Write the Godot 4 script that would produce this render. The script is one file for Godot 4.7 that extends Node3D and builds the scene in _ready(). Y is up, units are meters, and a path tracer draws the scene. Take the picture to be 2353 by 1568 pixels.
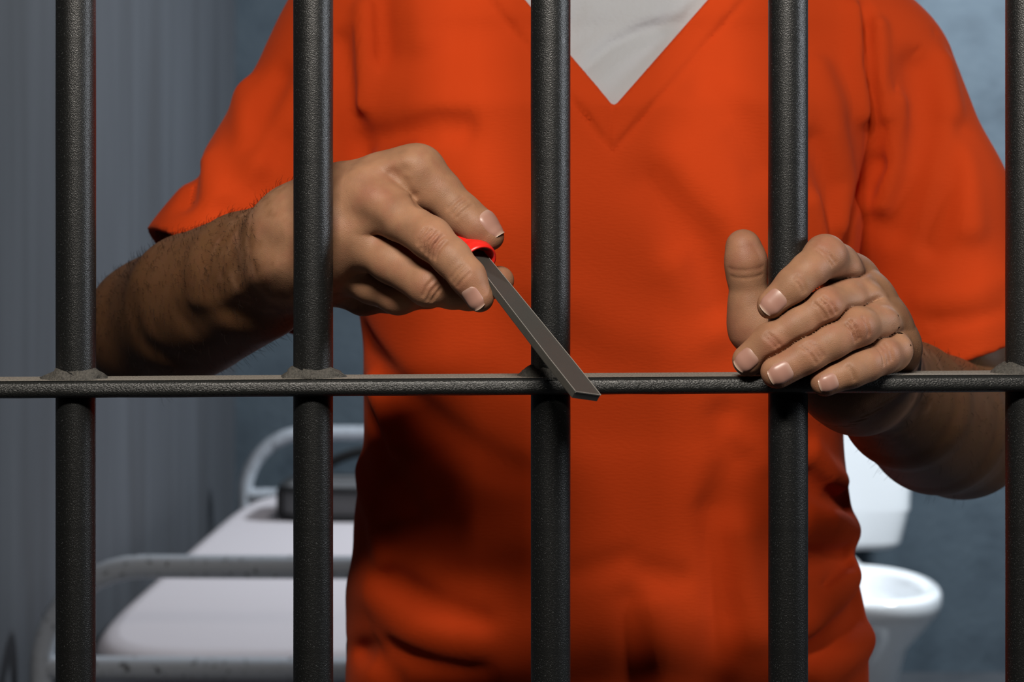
extends Node3D
# A man in an orange shirt stands behind the bars of a cell and holds a file. y up, metres; the bars stand at z = 0.

const FOCAL := 5028.0      # focal length in pixels of a 2353 x 1568 picture
const EYE := Vector3(0, 1.2, 1.2)
const HORIZON := 500.0     # row of the horizon: the lens is shifted down

# ---------------------------------------------------------------- solid shapes blended from tapered bones
class Field:
	var a := PackedVector3Array()
	var ba := PackedVector3Array()
	var inv := PackedFloat32Array()
	var r0 := PackedFloat32Array()
	var dr := PackedFloat32Array()
	var grp := PackedInt32Array()
	var chn := PackedInt32Array()
	var chains := 0
	var k_in := PackedFloat32Array()
	var k_out := PackedFloat32Array()
	var k_base := 0.012
	# strokes: ridges (h > 0) and grooves (h < 0) along polylines lying on the surface
	var sa := PackedVector3Array()
	var sba := PackedVector3Array()
	var sinv := PackedFloat32Array()
	var sw := PackedFloat32Array()
	var sh := PackedFloat32Array()
	var sid := PackedInt32Array()
	var strokes := 0
	var all := PackedInt32Array()
	var cs := PackedInt32Array()     # bones near the block at work
	var ss := PackedInt32Array()     # stroke segments near it
	var reach := 0.022

	func group(kin: float, kout: float) -> int:
		k_in.append(kin)
		k_out.append(kout)
		return k_in.size() - 1

	func limb(g: int, p0: Vector3, ra: float, p1: Vector3, rb: float) -> void:
		chains += 1
		bone(g, p0, ra, p1, rb)

	func bone(g: int, p0: Vector3, ra: float, p1: Vector3, rb: float) -> void:
		a.append(p0)
		ba.append(p1 - p0)
		inv.append(1.0 / maxf((p1 - p0).length_squared(), 1e-12))
		r0.append(ra)
		dr.append(rb - ra)
		grp.append(g)
		chn.append(chains)
		all.append(a.size() - 1)
		cs = all

	func stroke(pts: Array, w: float, h: float) -> void:
		for i in pts.size() - 1:
			var d: Vector3 = pts[i + 1] - pts[i]
			sa.append(pts[i])
			sba.append(d)
			sinv.append(1.0 / maxf(d.length_squared(), 1e-12))
			sw.append(w)
			sh.append(h)
			sid.append(strokes)
		strokes += 1

	func bones(p: Vector3) -> float:
		var base := 1e6
		var res := 1e6
		var g := 1e6
		var cur := -1
		var k := 0.01
		var c := 1e6
		var cc := -1
		var g1 := 1e6
		var g2 := 1e6
		for i in cs:
			var gi := grp[i]
			if chn[i] != cc:
				if cc >= 0:
					var hc := maxf(k - absf(g - c), 0.0)
					g = minf(g, c) - hc * hc * 0.25 / k
				c = 1e6
				cc = chn[i]
			if gi != cur:
				if cur == 0:
					base = g
				elif cur > 0:
					var ko := k_out[cur]
					var hh := maxf(ko - absf(base - g), 0.0)
					res = minf(res, minf(base, g) - hh * hh * 0.25 / ko)
					if g < g1:
						g2 = g1
						g1 = g
					elif g < g2:
						g2 = g
				g = 1e6
				cur = gi
				k = k_in[gi]
			var v := ba[i]
			var q := p - a[i]
			var t := clampf(q.dot(v) * inv[i], 0.0, 1.0)
			var d := (q - v * t).length() - r0[i] - t * dr[i]
			var h := maxf(0.004 - absf(c - d), 0.0)
			c = minf(c, d) - h * h * 62.5
		if cc >= 0:
			var hc := maxf(k - absf(g - c), 0.0)
			g = minf(g, c) - hc * hc * 0.25 / k
		if cur == 0:
			base = g
		elif cur > 0:
			var ko := k_out[cur]
			var hh := maxf(ko - absf(base - g), 0.0)
			res = minf(res, minf(base, g) - hh * hh * 0.25 / ko)
			if g < g1:
				g2 = g1
				g1 = g
			elif g < g2:
				g2 = g
		# neighbouring fingers press together: a crease where they meet, fading out towards the palm
		var out := minf(base, res)
		var gap := g2 - g1
		if gap < 0.0035:
			out += 0.0022 * exp(-gap * gap / 1.4e-6) * clampf((base - g1) / 0.006, 0.0, 1.0)
		return out

	func shape(p: Vector3) -> float:
		return bones(p)

	func relief(p: Vector3) -> float:
		var out := 0.0
		var cur := -1
		var best := 1e6
		var last := 0
		for i in ss:
			if sid[i] != cur:
				if cur >= 0:
					var w := sw[last]
					if best < 7.0 * w * w:
						out += sh[last] * exp(-best / (w * w))
				cur = sid[i]
				best = 1e6
			var v := sba[i]
			var q := p - sa[i]
			var t := clampf(q.dot(v) * sinv[i], 0.0, 1.0)
			best = minf(best, (q - v * t).length_squared())
			last = i
		if cur >= 0:
			var w := sw[last]
			if best < 7.0 * w * w:
				out += sh[last] * exp(-best / (w * w))
		return out

	func value(p: Vector3) -> float:
		var d := shape(p)
		if ss.size():
			d -= relief(p)
		return d

	func near_block(c: Vector3, rad: float) -> void:
		cs = PackedInt32Array()
		for i in all:
			var v := ba[i]
			var q := c - a[i]
			var t := clampf(q.dot(v) * inv[i], 0.0, 1.0)
			if (q - v * t).length() - r0[i] - t * dr[i] < rad + reach:
				cs.append(i)
		ss = PackedInt32Array()
		for i in sa.size():
			var v := sba[i]
			var q := c - sa[i]
			var t := clampf(q.dot(v) * sinv[i], 0.0, 1.0)
			if (q - v * t).length() < rad + 2.7 * sw[i]:
				ss.append(i)

	# where the ray from the eye first meets the surface
	func hit(from: Vector3, to: Vector3) -> Vector3:
		cs = all
		ss = PackedInt32Array()
		var dir := (to - from).normalized()
		var t := 0.9
		for i in 160:
			var d := shape(from + dir * t)
			if d < 0.0001:
				break
			t += maxf(d * 0.8, 0.0001)
			if t > 2.4:
				break
		return from + dir * t


# surface nets: one vertex in each cell that the surface crosses, one quad round each crossed edge
static func surface(f: Field, lo: Vector3, hi: Vector3, h: float, margin := 0.004, cut_n := Vector3.ZERO, cut_d := 0.0) -> Array:
	const B := 4
	var n := Vector3i(((hi - lo) / (h * B)).ceil()) * B
	var nx := n.x + 1
	var nxy := (n.x + 1) * (n.y + 1)
	var total := nxy * (n.z + 1)
	var val := PackedFloat32Array()
	val.resize(total)
	val.fill(1e9)
	var at := PackedInt32Array()
	at.resize(total)
	at.fill(-1)
	var rad := h * B * 0.8661
	var blocks: Array[Vector3i] = []
	for bz in n.z / B:
		for by in n.y / B:
			for bx in n.x / B:
				var c := lo + Vector3(bx + 0.5, by + 0.5, bz + 0.5) * (h * B)
				if cut_n != Vector3.ZERO and cut_n.dot(c) > cut_d + rad:
					continue
				f.cs = f.all
				if absf(f.shape(c)) < rad + margin:
					blocks.append(Vector3i(bx, by, bz) * B)
					f.near_block(c, rad)
					for z in B + 1:
						for y in B + 1:
							var row := (bz * B + z) * nxy + (by * B + y) * nx + bx * B
							for x in B + 1:
								if val[row + x] > 1e8:
									val[row + x] = f.value(lo + Vector3(bx * B + x, by * B + y, bz * B + z) * h)
	var verts := PackedVector3Array()
	var cells := PackedInt32Array()
	var offs := [0, 1, nx, nx + 1, nxy, nxy + 1, nxy + nx, nxy + nx + 1]
	var o := PackedInt32Array(offs)
	var corner := PackedVector3Array([Vector3(0, 0, 0), Vector3(1, 0, 0), Vector3(0, 1, 0), Vector3(1, 1, 0), Vector3(0, 0, 1), Vector3(1, 0, 1), Vector3(0, 1, 1), Vector3(1, 1, 1)])
	var e0 := PackedInt32Array([0, 2, 4, 6, 0, 1, 4, 5, 0, 1, 2, 3])
	var e1 := PackedInt32Array([1, 3, 5, 7, 2, 3, 6, 7, 4, 5, 6, 7])
	for b in blocks:
		for z in B:
			for y in B:
				for x in B:
					var id := (b.z + z) * nxy + (b.y + y) * nx + b.x + x
					var neg := 0
					for k in 8:
						if val[id + o[k]] < 0.0:
							neg += 1
					if neg == 0 or neg == 8:
						continue
					var s := Vector3.ZERO
					var m := 0
					for e in 12:
						var va := val[id + o[e0[e]]]
						var vb := val[id + o[e1[e]]]
						if (va < 0.0) != (vb < 0.0):
							s += corner[e0[e]].lerp(corner[e1[e]], va / (va - vb))
							m += 1
					var p := lo + (Vector3(b.x + x, b.y + y, b.z + z) + s / m) * h
					if cut_n != Vector3.ZERO and cut_n.dot(p) > cut_d:
						continue
					at[id] = verts.size()
					verts.append(p)
					cells.append(id)
	var idx := PackedInt32Array()
	var step := PackedInt32Array([1, nx, nxy])
	for id in cells:
		for ax in 3:
			var u := step[(ax + 1) % 3]
			var v := step[(ax + 2) % 3]
			if id - u - v < 0:
				continue
			var v0 := val[id]
			var v1 := val[id + step[ax]]
			if (v0 < 0.0) == (v1 < 0.0) or v1 > 1e8 or v0 > 1e8:
				continue
			var q0 := at[id - u - v]
			var q1 := at[id - v]
			var q2 := at[id]
			var q3 := at[id - u]
			if q0 < 0 or q1 < 0 or q3 < 0:
				continue
			if v0 < 0.0:
				idx.append_array(PackedInt32Array([q0, q2, q1, q0, q3, q2]))
			else:
				idx.append_array(PackedInt32Array([q0, q1, q2, q0, q2, q3]))
	return [verts, idx]


static func normals_of(v: PackedVector3Array, idx: PackedInt32Array) -> PackedVector3Array:
	var n := PackedVector3Array()
	n.resize(v.size())
	for t in range(0, idx.size(), 3):
		var p := v[idx[t]]
		var c := (v[idx[t + 2]] - p).cross(v[idx[t + 1]] - p)
		n[idx[t]] += c
		n[idx[t + 1]] += c
		n[idx[t + 2]] += c
	for i in n.size():
		n[i] = n[i].normalized()
	return n


# ---------------------------------------------------------------- helpers
var mats := {}

func at(px: float, py: float, z: float) -> Vector3:
	var d := EYE.z - z
	return Vector3((px - 1176.5) * d / FOCAL, EYE.y - (py - HORIZON) * d / FOCAL, z)

func lin(r: float, g: float, b: float) -> Color:
	return Color(r / 255.0, g / 255.0, b / 255.0).srgb_to_linear()

func noise_tex(seed_: int, freq: float, octaves: int, ramp: Array = [], size := 512, normal := 0.0, stretch := Vector3.ONE) -> NoiseTexture2D:
	var n := FastNoiseLite.new()
	n.seed = seed_
	n.noise_type = FastNoiseLite.TYPE_SIMPLEX_SMOOTH
	n.frequency = freq
	n.fractal_octaves = octaves
	var t := NoiseTexture2D.new()
	t.width = size
	t.height = size
	t.seamless = true
	t.noise = n
	if normal > 0.0:
		t.as_normal_map = true
		t.bump_strength = normal
	if ramp.size():
		var g := Gradient.new()
		g.offsets = PackedFloat32Array(ramp.map(func(e): return e[0]))
		g.colors = PackedColorArray(ramp.map(func(e): return e[1]))
		t.color_ramp = g
	return t

func skin_grain() -> NoiseTexture2D:
	var t := noise_tex(41, 0.055, 2, [], 1024)
	var n: FastNoiseLite = t.noise
	n.noise_type = FastNoiseLite.TYPE_CELLULAR
	n.cellular_return_type = FastNoiseLite.RETURN_DISTANCE2_SUB
	n.cellular_jitter = 1.1
	n.domain_warp_enabled = true
	n.domain_warp_amplitude = 12.0
	n.domain_warp_frequency = 0.02
	return t

func mat(called: String, c: Color, rough: float, metal := 0.0) -> StandardMaterial3D:
	var m := StandardMaterial3D.new()
	m.resource_name = called
	m.albedo_color = c
	m.roughness = rough
	m.metallic = metal
	mats[called] = m
	return m

func bumpy(m: StandardMaterial3D, t: Texture2D, scale: Vector3, height_cm: float) -> void:
	m.uv1_triplanar = true
	m.uv1_scale = scale
	m.heightmap_enabled = true
	m.heightmap_texture = t
	m.heightmap_scale = height_cm

func array_mesh(v: PackedVector3Array, idx: PackedInt32Array, cols := PackedColorArray(), nor := PackedVector3Array(), uv := PackedVector2Array()) -> ArrayMesh:
	var arr := []
	arr.resize(Mesh.ARRAY_MAX)
	arr[Mesh.ARRAY_VERTEX] = v
	arr[Mesh.ARRAY_NORMAL] = nor if nor.size() else normals_of(v, idx)
	arr[Mesh.ARRAY_INDEX] = idx
	if cols.size():
		arr[Mesh.ARRAY_COLOR] = cols
	if uv.size():
		arr[Mesh.ARRAY_TEX_UV] = uv
	var m := ArrayMesh.new()
	m.add_surface_from_arrays(Mesh.PRIMITIVE_TRIANGLES, arr)
	return m

func obj(called: String, m: Mesh, material: Material, parent: Node = self, pos := Vector3.ZERO) -> MeshInstance3D:
	var o := MeshInstance3D.new()
	o.name = called
	o.mesh = m
	if material:
		o.material_override = material
	o.position = pos
	parent.add_child(o, true)
	return o

func tag(o: Node, label: String, category: String, group := "") -> Node:
	o.set_meta("label", label)
	o.set_meta("category", category)
	if group:
		o.set_meta("group", group)
	return o

func thing(called: String, label: String, category: String, pos := Vector3.ZERO, group := "") -> Node3D:
	var o := Node3D.new()
	o.name = called
	o.position = pos
	add_child(o, true)
	tag(o, label, category, group)
	return o

func struct(called: String, size: Vector3, centre: Vector3, m: Material) -> MeshInstance3D:
	var b := BoxMesh.new()
	b.size = size
	var o := obj(called, b, m, self, centre)
	o.set_meta("kind", "structure")
	return o

# rings of equal length joined into a skin; first and last rings are closed with a fan where asked
func loft(rings: Array, cap0 := true, cap1 := true) -> ArrayMesh:
	var v := PackedVector3Array()
	var idx := PackedInt32Array()
	var n: int = rings[0].size()
	for r in rings:
		v.append_array(r)
	for i in rings.size() - 1:
		for j in n:
			var p := i * n + j
			var q := i * n + (j + 1) % n
			idx.append_array(PackedInt32Array([p, p + n, q, q, p + n, q + n]))
	for e in [[cap0, 0], [cap1, rings.size() - 1]]:
		if not e[0]:
			continue
		var base := v.size()
		var c := Vector3.ZERO
		for p: Vector3 in rings[e[1]]:
			c += p / n
			v.append(p)
		v.append(c)
		for j in n:
			if e[1] == 0:
				idx.append_array(PackedInt32Array([base + j, base + (j + 1) % n, base + n]))
			else:
				idx.append_array(PackedInt32Array([base + (j + 1) % n, base + j, base + n]))
	return array_mesh(v, idx)

# a ring in a level plane: superellipse of half axes ax and az
func ring(c: Vector3, ax: float, az: float, power := 2.0, n := 40) -> PackedVector3Array:
	var out := PackedVector3Array()
	for j in n:
		var t := TAU * j / n
		var x := cos(t)
		var z := sin(t)
		out.append(c + Vector3(signf(x) * pow(absf(x), 2.0 / power) * ax, 0, signf(z) * pow(absf(z), 2.0 / power) * az))
	return out

func rounded_box(s: Vector3, r: float, n := 40, power := 9.0) -> ArrayMesh:
	var rings := []
	for k in 5:
		var t := PI / 2 * k / 4.0
		rings.append(ring(Vector3(0, -s.y / 2 + r - r * cos(t), 0), s.x / 2 - r + r * sin(t), s.z / 2 - r + r * sin(t), power, n))
	for k in 5:
		var t := PI / 2 * k / 4.0
		rings.append(ring(Vector3(0, s.y / 2 - r + r * sin(t), 0), s.x / 2 - r + r * cos(t), s.z / 2 - r + r * cos(t), power, n))
	return loft(rings)

func tube(pts: Array, r: float, sides := 14) -> ArrayMesh:
	var rings := []
	var side := Vector3.ZERO
	for i in pts.size():
		var d: Vector3 = (pts[mini(i + 1, pts.size() - 1)] - pts[maxi(i - 1, 0)]).normalized()
		if side == Vector3.ZERO:
			side = d.cross(Vector3.UP if absf(d.y) < 0.9 else Vector3.RIGHT).normalized()
		side = (side - d * side.dot(d)).normalized()
		var up := d.cross(side)
		var rg := PackedVector3Array()
		for j in sides:
			var t := -TAU * j / sides
			rg.append(pts[i] + (side * cos(t) + up * sin(t)) * r)
		rings.append(rg)
	return loft(rings)

# a profile of [radius, height] turned round the y axis; the radius may be wobbled
func lathe(profile: Array, n := 32, wobble := 0.0, seed_ := 1, squash := 1.0) -> ArrayMesh:
	var rings := []
	var fn := FastNoiseLite.new()
	fn.seed = seed_
	fn.frequency = 0.6
	for p in profile:
		var rg := PackedVector3Array()
		for j in n:
			var t := -TAU * j / n
			var w: float = 1.0 + wobble * fn.get_noise_3d(cos(t) * 2.5, p[1] * 300.0, sin(t) * 2.5)
			rg.append(Vector3(cos(t) * p[0] * w, p[1], sin(t) * p[0] * w * squash))
		rings.append(rg)
	return loft(rings)


func _ready() -> void:
	light_and_camera()
	materials()
	room()
	cell_bars()
	bed()
	toilet()
	person()
	hand_file()


# ---------------------------------------------------------------- camera, light, exposure
func light_and_camera() -> void:
	var cam := Camera3D.new()
	cam.name = "camera"
	var lens := CameraAttributesPhysical.new()
	lens.frustum_near = 0.05
	lens.frustum_far = 60.0
	lens.frustum_focal_length = 100.0
	lens.frustum_focus_distance = 1.19
	lens.exposure_aperture = 17.0
	cam.attributes = lens
	cam.position = EYE
	add_child(cam)
	cam.keep_aspect = Camera3D.KEEP_HEIGHT
	cam.set_frustum(2.0 * 784.0 / FOCAL * 0.05, Vector2(0, -(784.0 - HORIZON) / FOCAL * 0.05), 0.05, 60.0)
	cam.current = true

	var env := Environment.new()
	env.background_mode = Environment.BG_COLOR
	env.background_color = Color(0, 0, 0)
	env.tonemap_mode = Environment.TONE_MAPPER_LINEAR
	env.tonemap_exposure = 1.0
	env.sdfgi_enabled = true
	env.ssao_enabled = true
	env.ssil_enabled = true
	var we := WorldEnvironment.new()
	we.name = "surroundings"
	we.environment = env
	add_child(we)


func glow_mat(called: String, c: Color, e: float) -> StandardMaterial3D:
	var m := mat(called, c, 0.6)
	m.emission_enabled = true
	m.emission = c
	m.emission_energy_multiplier = e
	return m

# a flat panel lamp that shines along the way it looks
func panel_lamp(label: String, pos: Vector3, target: Vector3, size: Vector2, energy: float, c: Color, glow: StandardMaterial3D) -> void:
	var t := thing("panel_lamp", label, "lamp", pos)
	var b := Basis.looking_at(target - pos, Vector3.UP if absf((target - pos).normalized().y) < 0.95 else Vector3.FORWARD)
	t.basis = b
	obj("housing", rounded_box(Vector3(size.x + 0.05, size.y + 0.05, 0.05), 0.01), mats.lamp_body, t, Vector3(0, 0, 0.035))
	obj("lamp_diffuser", rounded_box(Vector3(size.x, size.y, 0.012), 0.004), glow, t, Vector3(0, 0, 0.006))
	var l := AreaLight3D.new()
	l.name = "area_light"
	l.light_color = c
	l.light_energy = energy
	l.area_size = size
	l.area_range = 12.0
	l.shadow_enabled = true
	t.add_child(l)
	l.position = Vector3(0, 0, -0.006)


# ---------------------------------------------------------------- materials
func materials() -> void:
	mat("lamp_body", Color(0.2, 0.2, 0.2), 0.5)
	glow_mat("lamp_glow_warm", Color(1.0, 0.9, 0.78), 3.0)
	glow_mat("lamp_glow_cool", Color(0.85, 0.93, 1.0), 2.0)

	var grain := noise_tex(11, 0.02, 5)
	var fine := noise_tex(12, 0.06, 4)
	var streak := noise_tex(21, 0.012, 5, [[0.0, Color(0.78, 0.76, 0.76)], [0.35, Color(0.86, 0.86, 0.87)], [0.6, Color(0.92, 0.92, 0.93)], [1.0, Color(1, 1, 1)]])
	var wl := mat("wall_paint", Color8(72, 75, 80), 0.75)
	wl.albedo_texture = streak
	bumpy(wl, grain, Vector3(1.1, 0.1, 1.1), 0.05)
	var blotch := noise_tex(22, 0.01, 5, [[0.0, Color(0.8, 0.82, 0.84)], [0.5, Color(0.94, 0.95, 0.96)], [1.0, Color(1, 1, 1)]])
	var wb := mat("wall_plaster", Color8(74, 86, 95), 0.7)
	wb.albedo_texture = blotch
	bumpy(wb, fine, Vector3(1.1, 1.1, 1.1), 0.12)
	var fl := mat("floor_concrete", Color8(70, 72, 76), 0.6)
	fl.albedo_texture = blotch
	bumpy(fl, grain, Vector3(0.9, 0.9, 0.9), 0.4)
	mat("ceiling_paint", Color8(80, 84, 90), 0.8)
	mat("corridor_paint", Color8(38, 38, 40), 0.85)

	var steel := mat("bar_paint", Color(1, 1, 1), 0.38)
	steel.metallic_specular = 0.55
	steel.albedo_texture = noise_tex(37, 0.045, 4, [[0.0, Color8(14, 15, 15)], [0.5, Color8(18, 19, 19)], [0.78, Color8(20, 21, 21)], [0.82, Color8(80, 82, 84)], [1.0, Color8(110, 112, 114)]], 1024)
	bumpy(steel, noise_tex(31, 0.06, 4, [], 1024), Vector3(22, 15, 22), 0.016)
	var flat := mat("crossbar_paint", Color8(24, 25, 24), 0.42)
	flat.metallic_specular = 0.6
	bumpy(flat, noise_tex(32, 0.05, 5, [], 1024), Vector3(10, 30, 10), 0.03)
	var dust := mat("dust", Color8(150, 143, 133), 0.95)
	bumpy(dust, noise_tex(33, 0.12, 4, [], 512), Vector3(14, 14, 14), 0.05)
	dust.albedo_texture = noise_tex(34, 0.08, 4, [[0.0, Color(0.55, 0.55, 0.56)], [0.5, Color(0.85, 0.85, 0.85)], [1.0, Color(1, 1, 1)]])
	var weld := mat("weld_grey", Color8(92, 89, 83), 0.85)
	bumpy(weld, noise_tex(35, 0.1, 4, [], 512), Vector3(20, 20, 20), 0.06)
	weld.albedo_texture = noise_tex(36, 0.05, 4, [[0.0, Color(0.3, 0.3, 0.3)], [0.45, Color(0.75, 0.75, 0.75)], [1.0, Color(1, 1, 1)]])

	var skin := mat("skin", Color(1, 1, 1), 0.52)
	skin.vertex_color_use_as_albedo = true
	skin.metallic_specular = 0.36
	skin.subsurf_scatter_enabled = true
	skin.subsurf_scatter_strength = 0.06
	bumpy(skin, skin_grain(), Vector3(20, 20, 20), 0.014)
	var nail := mat("nail", Color(1, 1, 1), 0.36)
	nail.vertex_color_use_as_albedo = true
	mat("arm_hair", Color8(34, 22, 14), 0.6)

	var cloth := mat("orange_cotton", Color8(188, 60, 15), 0.88)
	cloth.rim_enabled = true
	cloth.rim = 0.25
	cloth.rim_tint = 0.6
	cloth.metallic_specular = 0.25
	bumpy(cloth, noise_tex(51, 0.03, 4, [], 1024), Vector3(4, 18, 4), 0.014)
	var white := mat("white_cotton", Color8(172, 174, 178), 0.9)
	white.metallic_specular = 0.25
	bumpy(white, noise_tex(52, 0.04, 4, [], 512), Vector3(12, 12, 12), 0.03)

	var sheet := mat("mattress_cloth", Color8(196, 190, 194), 0.9)
	sheet.metallic_specular = 0.25
	bumpy(sheet, fine, Vector3(6, 6, 6), 0.05)
	var chip := mat("bed_paint", Color8(172, 178, 186), 0.35)
	chip.uv1_triplanar = true
	chip.uv1_scale = Vector3(3, 3, 3)
	chip.albedo_texture = noise_tex(61, 0.03, 5, [[0.0, Color(0.2, 0.18, 0.17)], [0.2, Color(0.28, 0.25, 0.24)], [0.24, Color(1, 1, 1)], [1.0, Color(1, 1, 1)]])
	var por := mat("porcelain", Color8(236, 238, 240), 0.15)
	por.clearcoat_enabled = true
	por.clearcoat = 0.4
	por.clearcoat_roughness = 0.08
	mat("bag_grey", Color8(92, 92, 94), 0.85)
	mat("bag_black", Color8(20, 20, 22), 0.7)

	var fs := mat("file_steel", Color8(68, 66, 62), 0.5, 0.3)
	var cut := Image.create(128, 128, false, Image.FORMAT_L8)
	for y in 128:
		for x in 128:
			var k := 0.5 + 0.25 * sin((x + y) * TAU / 16.0) + 0.25 * sin((x - y) * TAU / 32.0)
			cut.set_pixel(x, y, Color(k, k, k))
	fs.heightmap_enabled = true
	fs.heightmap_texture = ImageTexture.create_from_image(cut)
	fs.heightmap_scale = 0.008
	fs.uv1_scale = Vector3(2.4, 2.4, 2.4)
	mat("file_edge", Color8(176, 172, 166), 0.4, 0.6)
	var red := mat("red_plastic", Color8(226, 36, 28), 0.35)
	red.subsurf_scatter_enabled = true
	red.subsurf_scatter_strength = 0.1


# ---------------------------------------------------------------- the cell and the corridor before it
const LEFT := -0.73
const RIGHT := 2.0
const BACK := -4.57
const FRONT := 3.4
const TOP := 2.62

func room() -> void:
	var mid_z := (BACK + FRONT) / 2
	var long := FRONT - BACK
	var mid_x := (LEFT + RIGHT) / 2
	struct("floor", Vector3(RIGHT - LEFT + 2.4, 0.1, long + 0.4), Vector3(mid_x, -0.05, mid_z), mats.floor_concrete)
	struct("ceiling", Vector3(RIGHT - LEFT + 2.4, 0.1, long + 0.4), Vector3(mid_x, TOP + 0.05, mid_z), mats.ceiling_paint)
	struct("wall_back", Vector3(RIGHT - LEFT + 0.4, TOP, 0.15), Vector3(mid_x, TOP / 2, BACK - 0.075), mats.wall_plaster)
	struct("wall_left", Vector3(0.15, TOP, -BACK - 0.05), Vector3(LEFT - 0.075, TOP / 2, (BACK - 0.05) / 2), mats.wall_paint)
	struct("wall_right", Vector3(0.15, TOP, -BACK - 0.05), Vector3(RIGHT + 0.075, TOP / 2, (BACK - 0.05) / 2), mats.wall_plaster)
	struct("wall_corridor_left", Vector3(0.15, TOP, FRONT + 0.05), Vector3(LEFT - 1.0, TOP / 2, FRONT / 2 - 0.025), mats.corridor_paint)
	struct("wall_corridor_right", Vector3(0.15, TOP, FRONT + 0.05), Vector3(RIGHT + 1.0, TOP / 2, FRONT / 2 - 0.025), mats.corridor_paint)
	struct("wall_corridor_front", Vector3(RIGHT - LEFT + 2.4, TOP, 0.15), Vector3(mid_x, TOP / 2, FRONT + 0.075), mats.corridor_paint)
	struct("wall_corridor_jamb_left", Vector3(1.0, TOP, 0.12), Vector3(LEFT - 0.5, TOP / 2, 0.0), mats.corridor_paint)
	struct("wall_corridor_jamb_right", Vector3(1.0, TOP, 0.12), Vector3(RIGHT + 0.5, TOP / 2, 0.0), mats.corridor_paint)
	panel_lamp("wide strip lamp hanging in the corridor close above the bars", Vector3(-0.08, 1.85, 0.85), Vector3(0.09, 1.2, -0.15), Vector2(0.42, 0.1), 1.8, Color(1.0, 0.965, 0.92), mats.lamp_glow_warm)
	panel_lamp("narrow panel lamp at the right side of the corridor", Vector3(1.35, 1.5, 0.2), Vector3(0.15, 1.12, -0.1), Vector2(0.1, 0.35), 0.8, Color(0.95, 0.97, 1.0), mats.lamp_glow_cool)
	panel_lamp("square panel lamp on the cell ceiling beside the toilet", Vector3(1.45, 2.5, -3.2), Vector3(0.75, 0.8, -4.0), Vector2(0.3, 0.3), 9.0, Color(0.93, 0.97, 1.0), mats.lamp_glow_cool)
	panel_lamp("added square panel lamp, out of view above the bed, to brighten the mattress", Vector3(0.2, 2.55, -2.7), Vector3(0.1, 0.0, -2.75), Vector2(0.4, 0.4), 1.2, Color(1.0, 0.98, 0.98), mats.lamp_glow_cool)  # added fill light, out of view, to lift the mattress



# ---------------------------------------------------------------- bars
const BAR_STEP := 0.1302
const BAR_FIRST := -0.2392
const BAR_R := 0.0109
const RAIL_Y := 1.1083

func cell_bars() -> void:
	var t := thing("cell_bars", "dark grey painted steel bars welded to a flat crossbar", "bars")
	var prof := []
	for k in 64:
		prof.append([BAR_R, TOP * k / 63.0])
	var variants := []
	for s in 3:
		variants.append(lathe(prof, 32, 0.018, 70 + s))
	for i in range(-3, 18):
		var x := BAR_FIRST + BAR_STEP * i
		if x > RIGHT - 0.03:
			break
		var b := obj("bar", variants[posmod(i, 3)], mats.bar_paint, t, Vector3(x, 0, 0))
		b.rotation.y = i * 1.3
	for y in [RAIL_Y, 2.05, 0.25]:
		var slope := -0.0028 if y == RAIL_Y else 0.0
		rail(t, y, 0.0065 if y == RAIL_Y else 0.0)
		if y != RAIL_Y:
			continue
		for i in range(-2, 8):
			var x := BAR_FIRST + BAR_STEP * i
			var w := obj("weld_bead", lathe([[0.0185, -0.001], [0.0172, 0.0012], [0.0148, 0.0032], [0.0128, 0.0046], [0.0112, 0.0058], [0.0105, 0.0062]], 28, 0.35, 200 + i, 0.86), mats.weld_grey, t)
			w.position = Vector3(x, y + 0.0047 + x * 0.0065, 0)

func rail(t: Node3D, y: float, slope: float) -> void:
	var x0 := LEFT - 0.02
	var x1 := RIGHT + 0.02
	var hd := 0.0165
	# profile (z, y): sharp upper edge, bulged front, rolled lower edge
	var prof := [[hd, 0.0046], [hd + 0.0008, 0.002], [hd + 0.0008, -0.001], [hd - 0.0004, -0.0034], [hd - 0.003, -0.0047], [-hd + 0.003, -0.0047], [-hd, -0.003], [-hd, 0.0046]]
	var fn := FastNoiseLite.new()
	fn.seed = int(y * 100)
	fn.frequency = 9.0
	var n := 160
	var rings := []
	for i in n + 1:
		var x := lerpf(x0, x1, float(i) / n)
		var rg := PackedVector3Array()
		for j in prof.size():
			var p: Array = prof[j]
			rg.append(Vector3(x, y + slope * x + p[1] + (0.0003 * fn.get_noise_2d(x * 6.0, j * 3.0) if j > 0 and j < 7 else 0.0), p[0] + 0.00035 * fn.get_noise_2d(x * 5.0, j * 2.0 + 40.0)))
		rings.append(rg)
	var r := obj("crossbar", loft(rings), mats.crossbar_paint, t)
	r.set_meta("label", "flat steel crossbar")
	var v := PackedVector3Array()
	var idx := PackedInt32Array()
	for i in n + 1:
		var x := lerpf(x0, x1, float(i) / n)
		v.append(Vector3(x, y + slope * x + 0.0049, hd - 0.0002 + 0.0003 * fn.get_noise_1d(x * 14.0)))
		v.append(Vector3(x, y + slope * x + 0.0049, -hd))
		if i:
			var b := i * 2
			idx.append_array(PackedInt32Array([b - 2, b - 1, b, b, b - 1, b + 1]))
	var d := obj("dust_layer", array_mesh(v, idx), mats.dust, t)
	d.set_meta("label", "pale grey dust on the crossbar")


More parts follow.
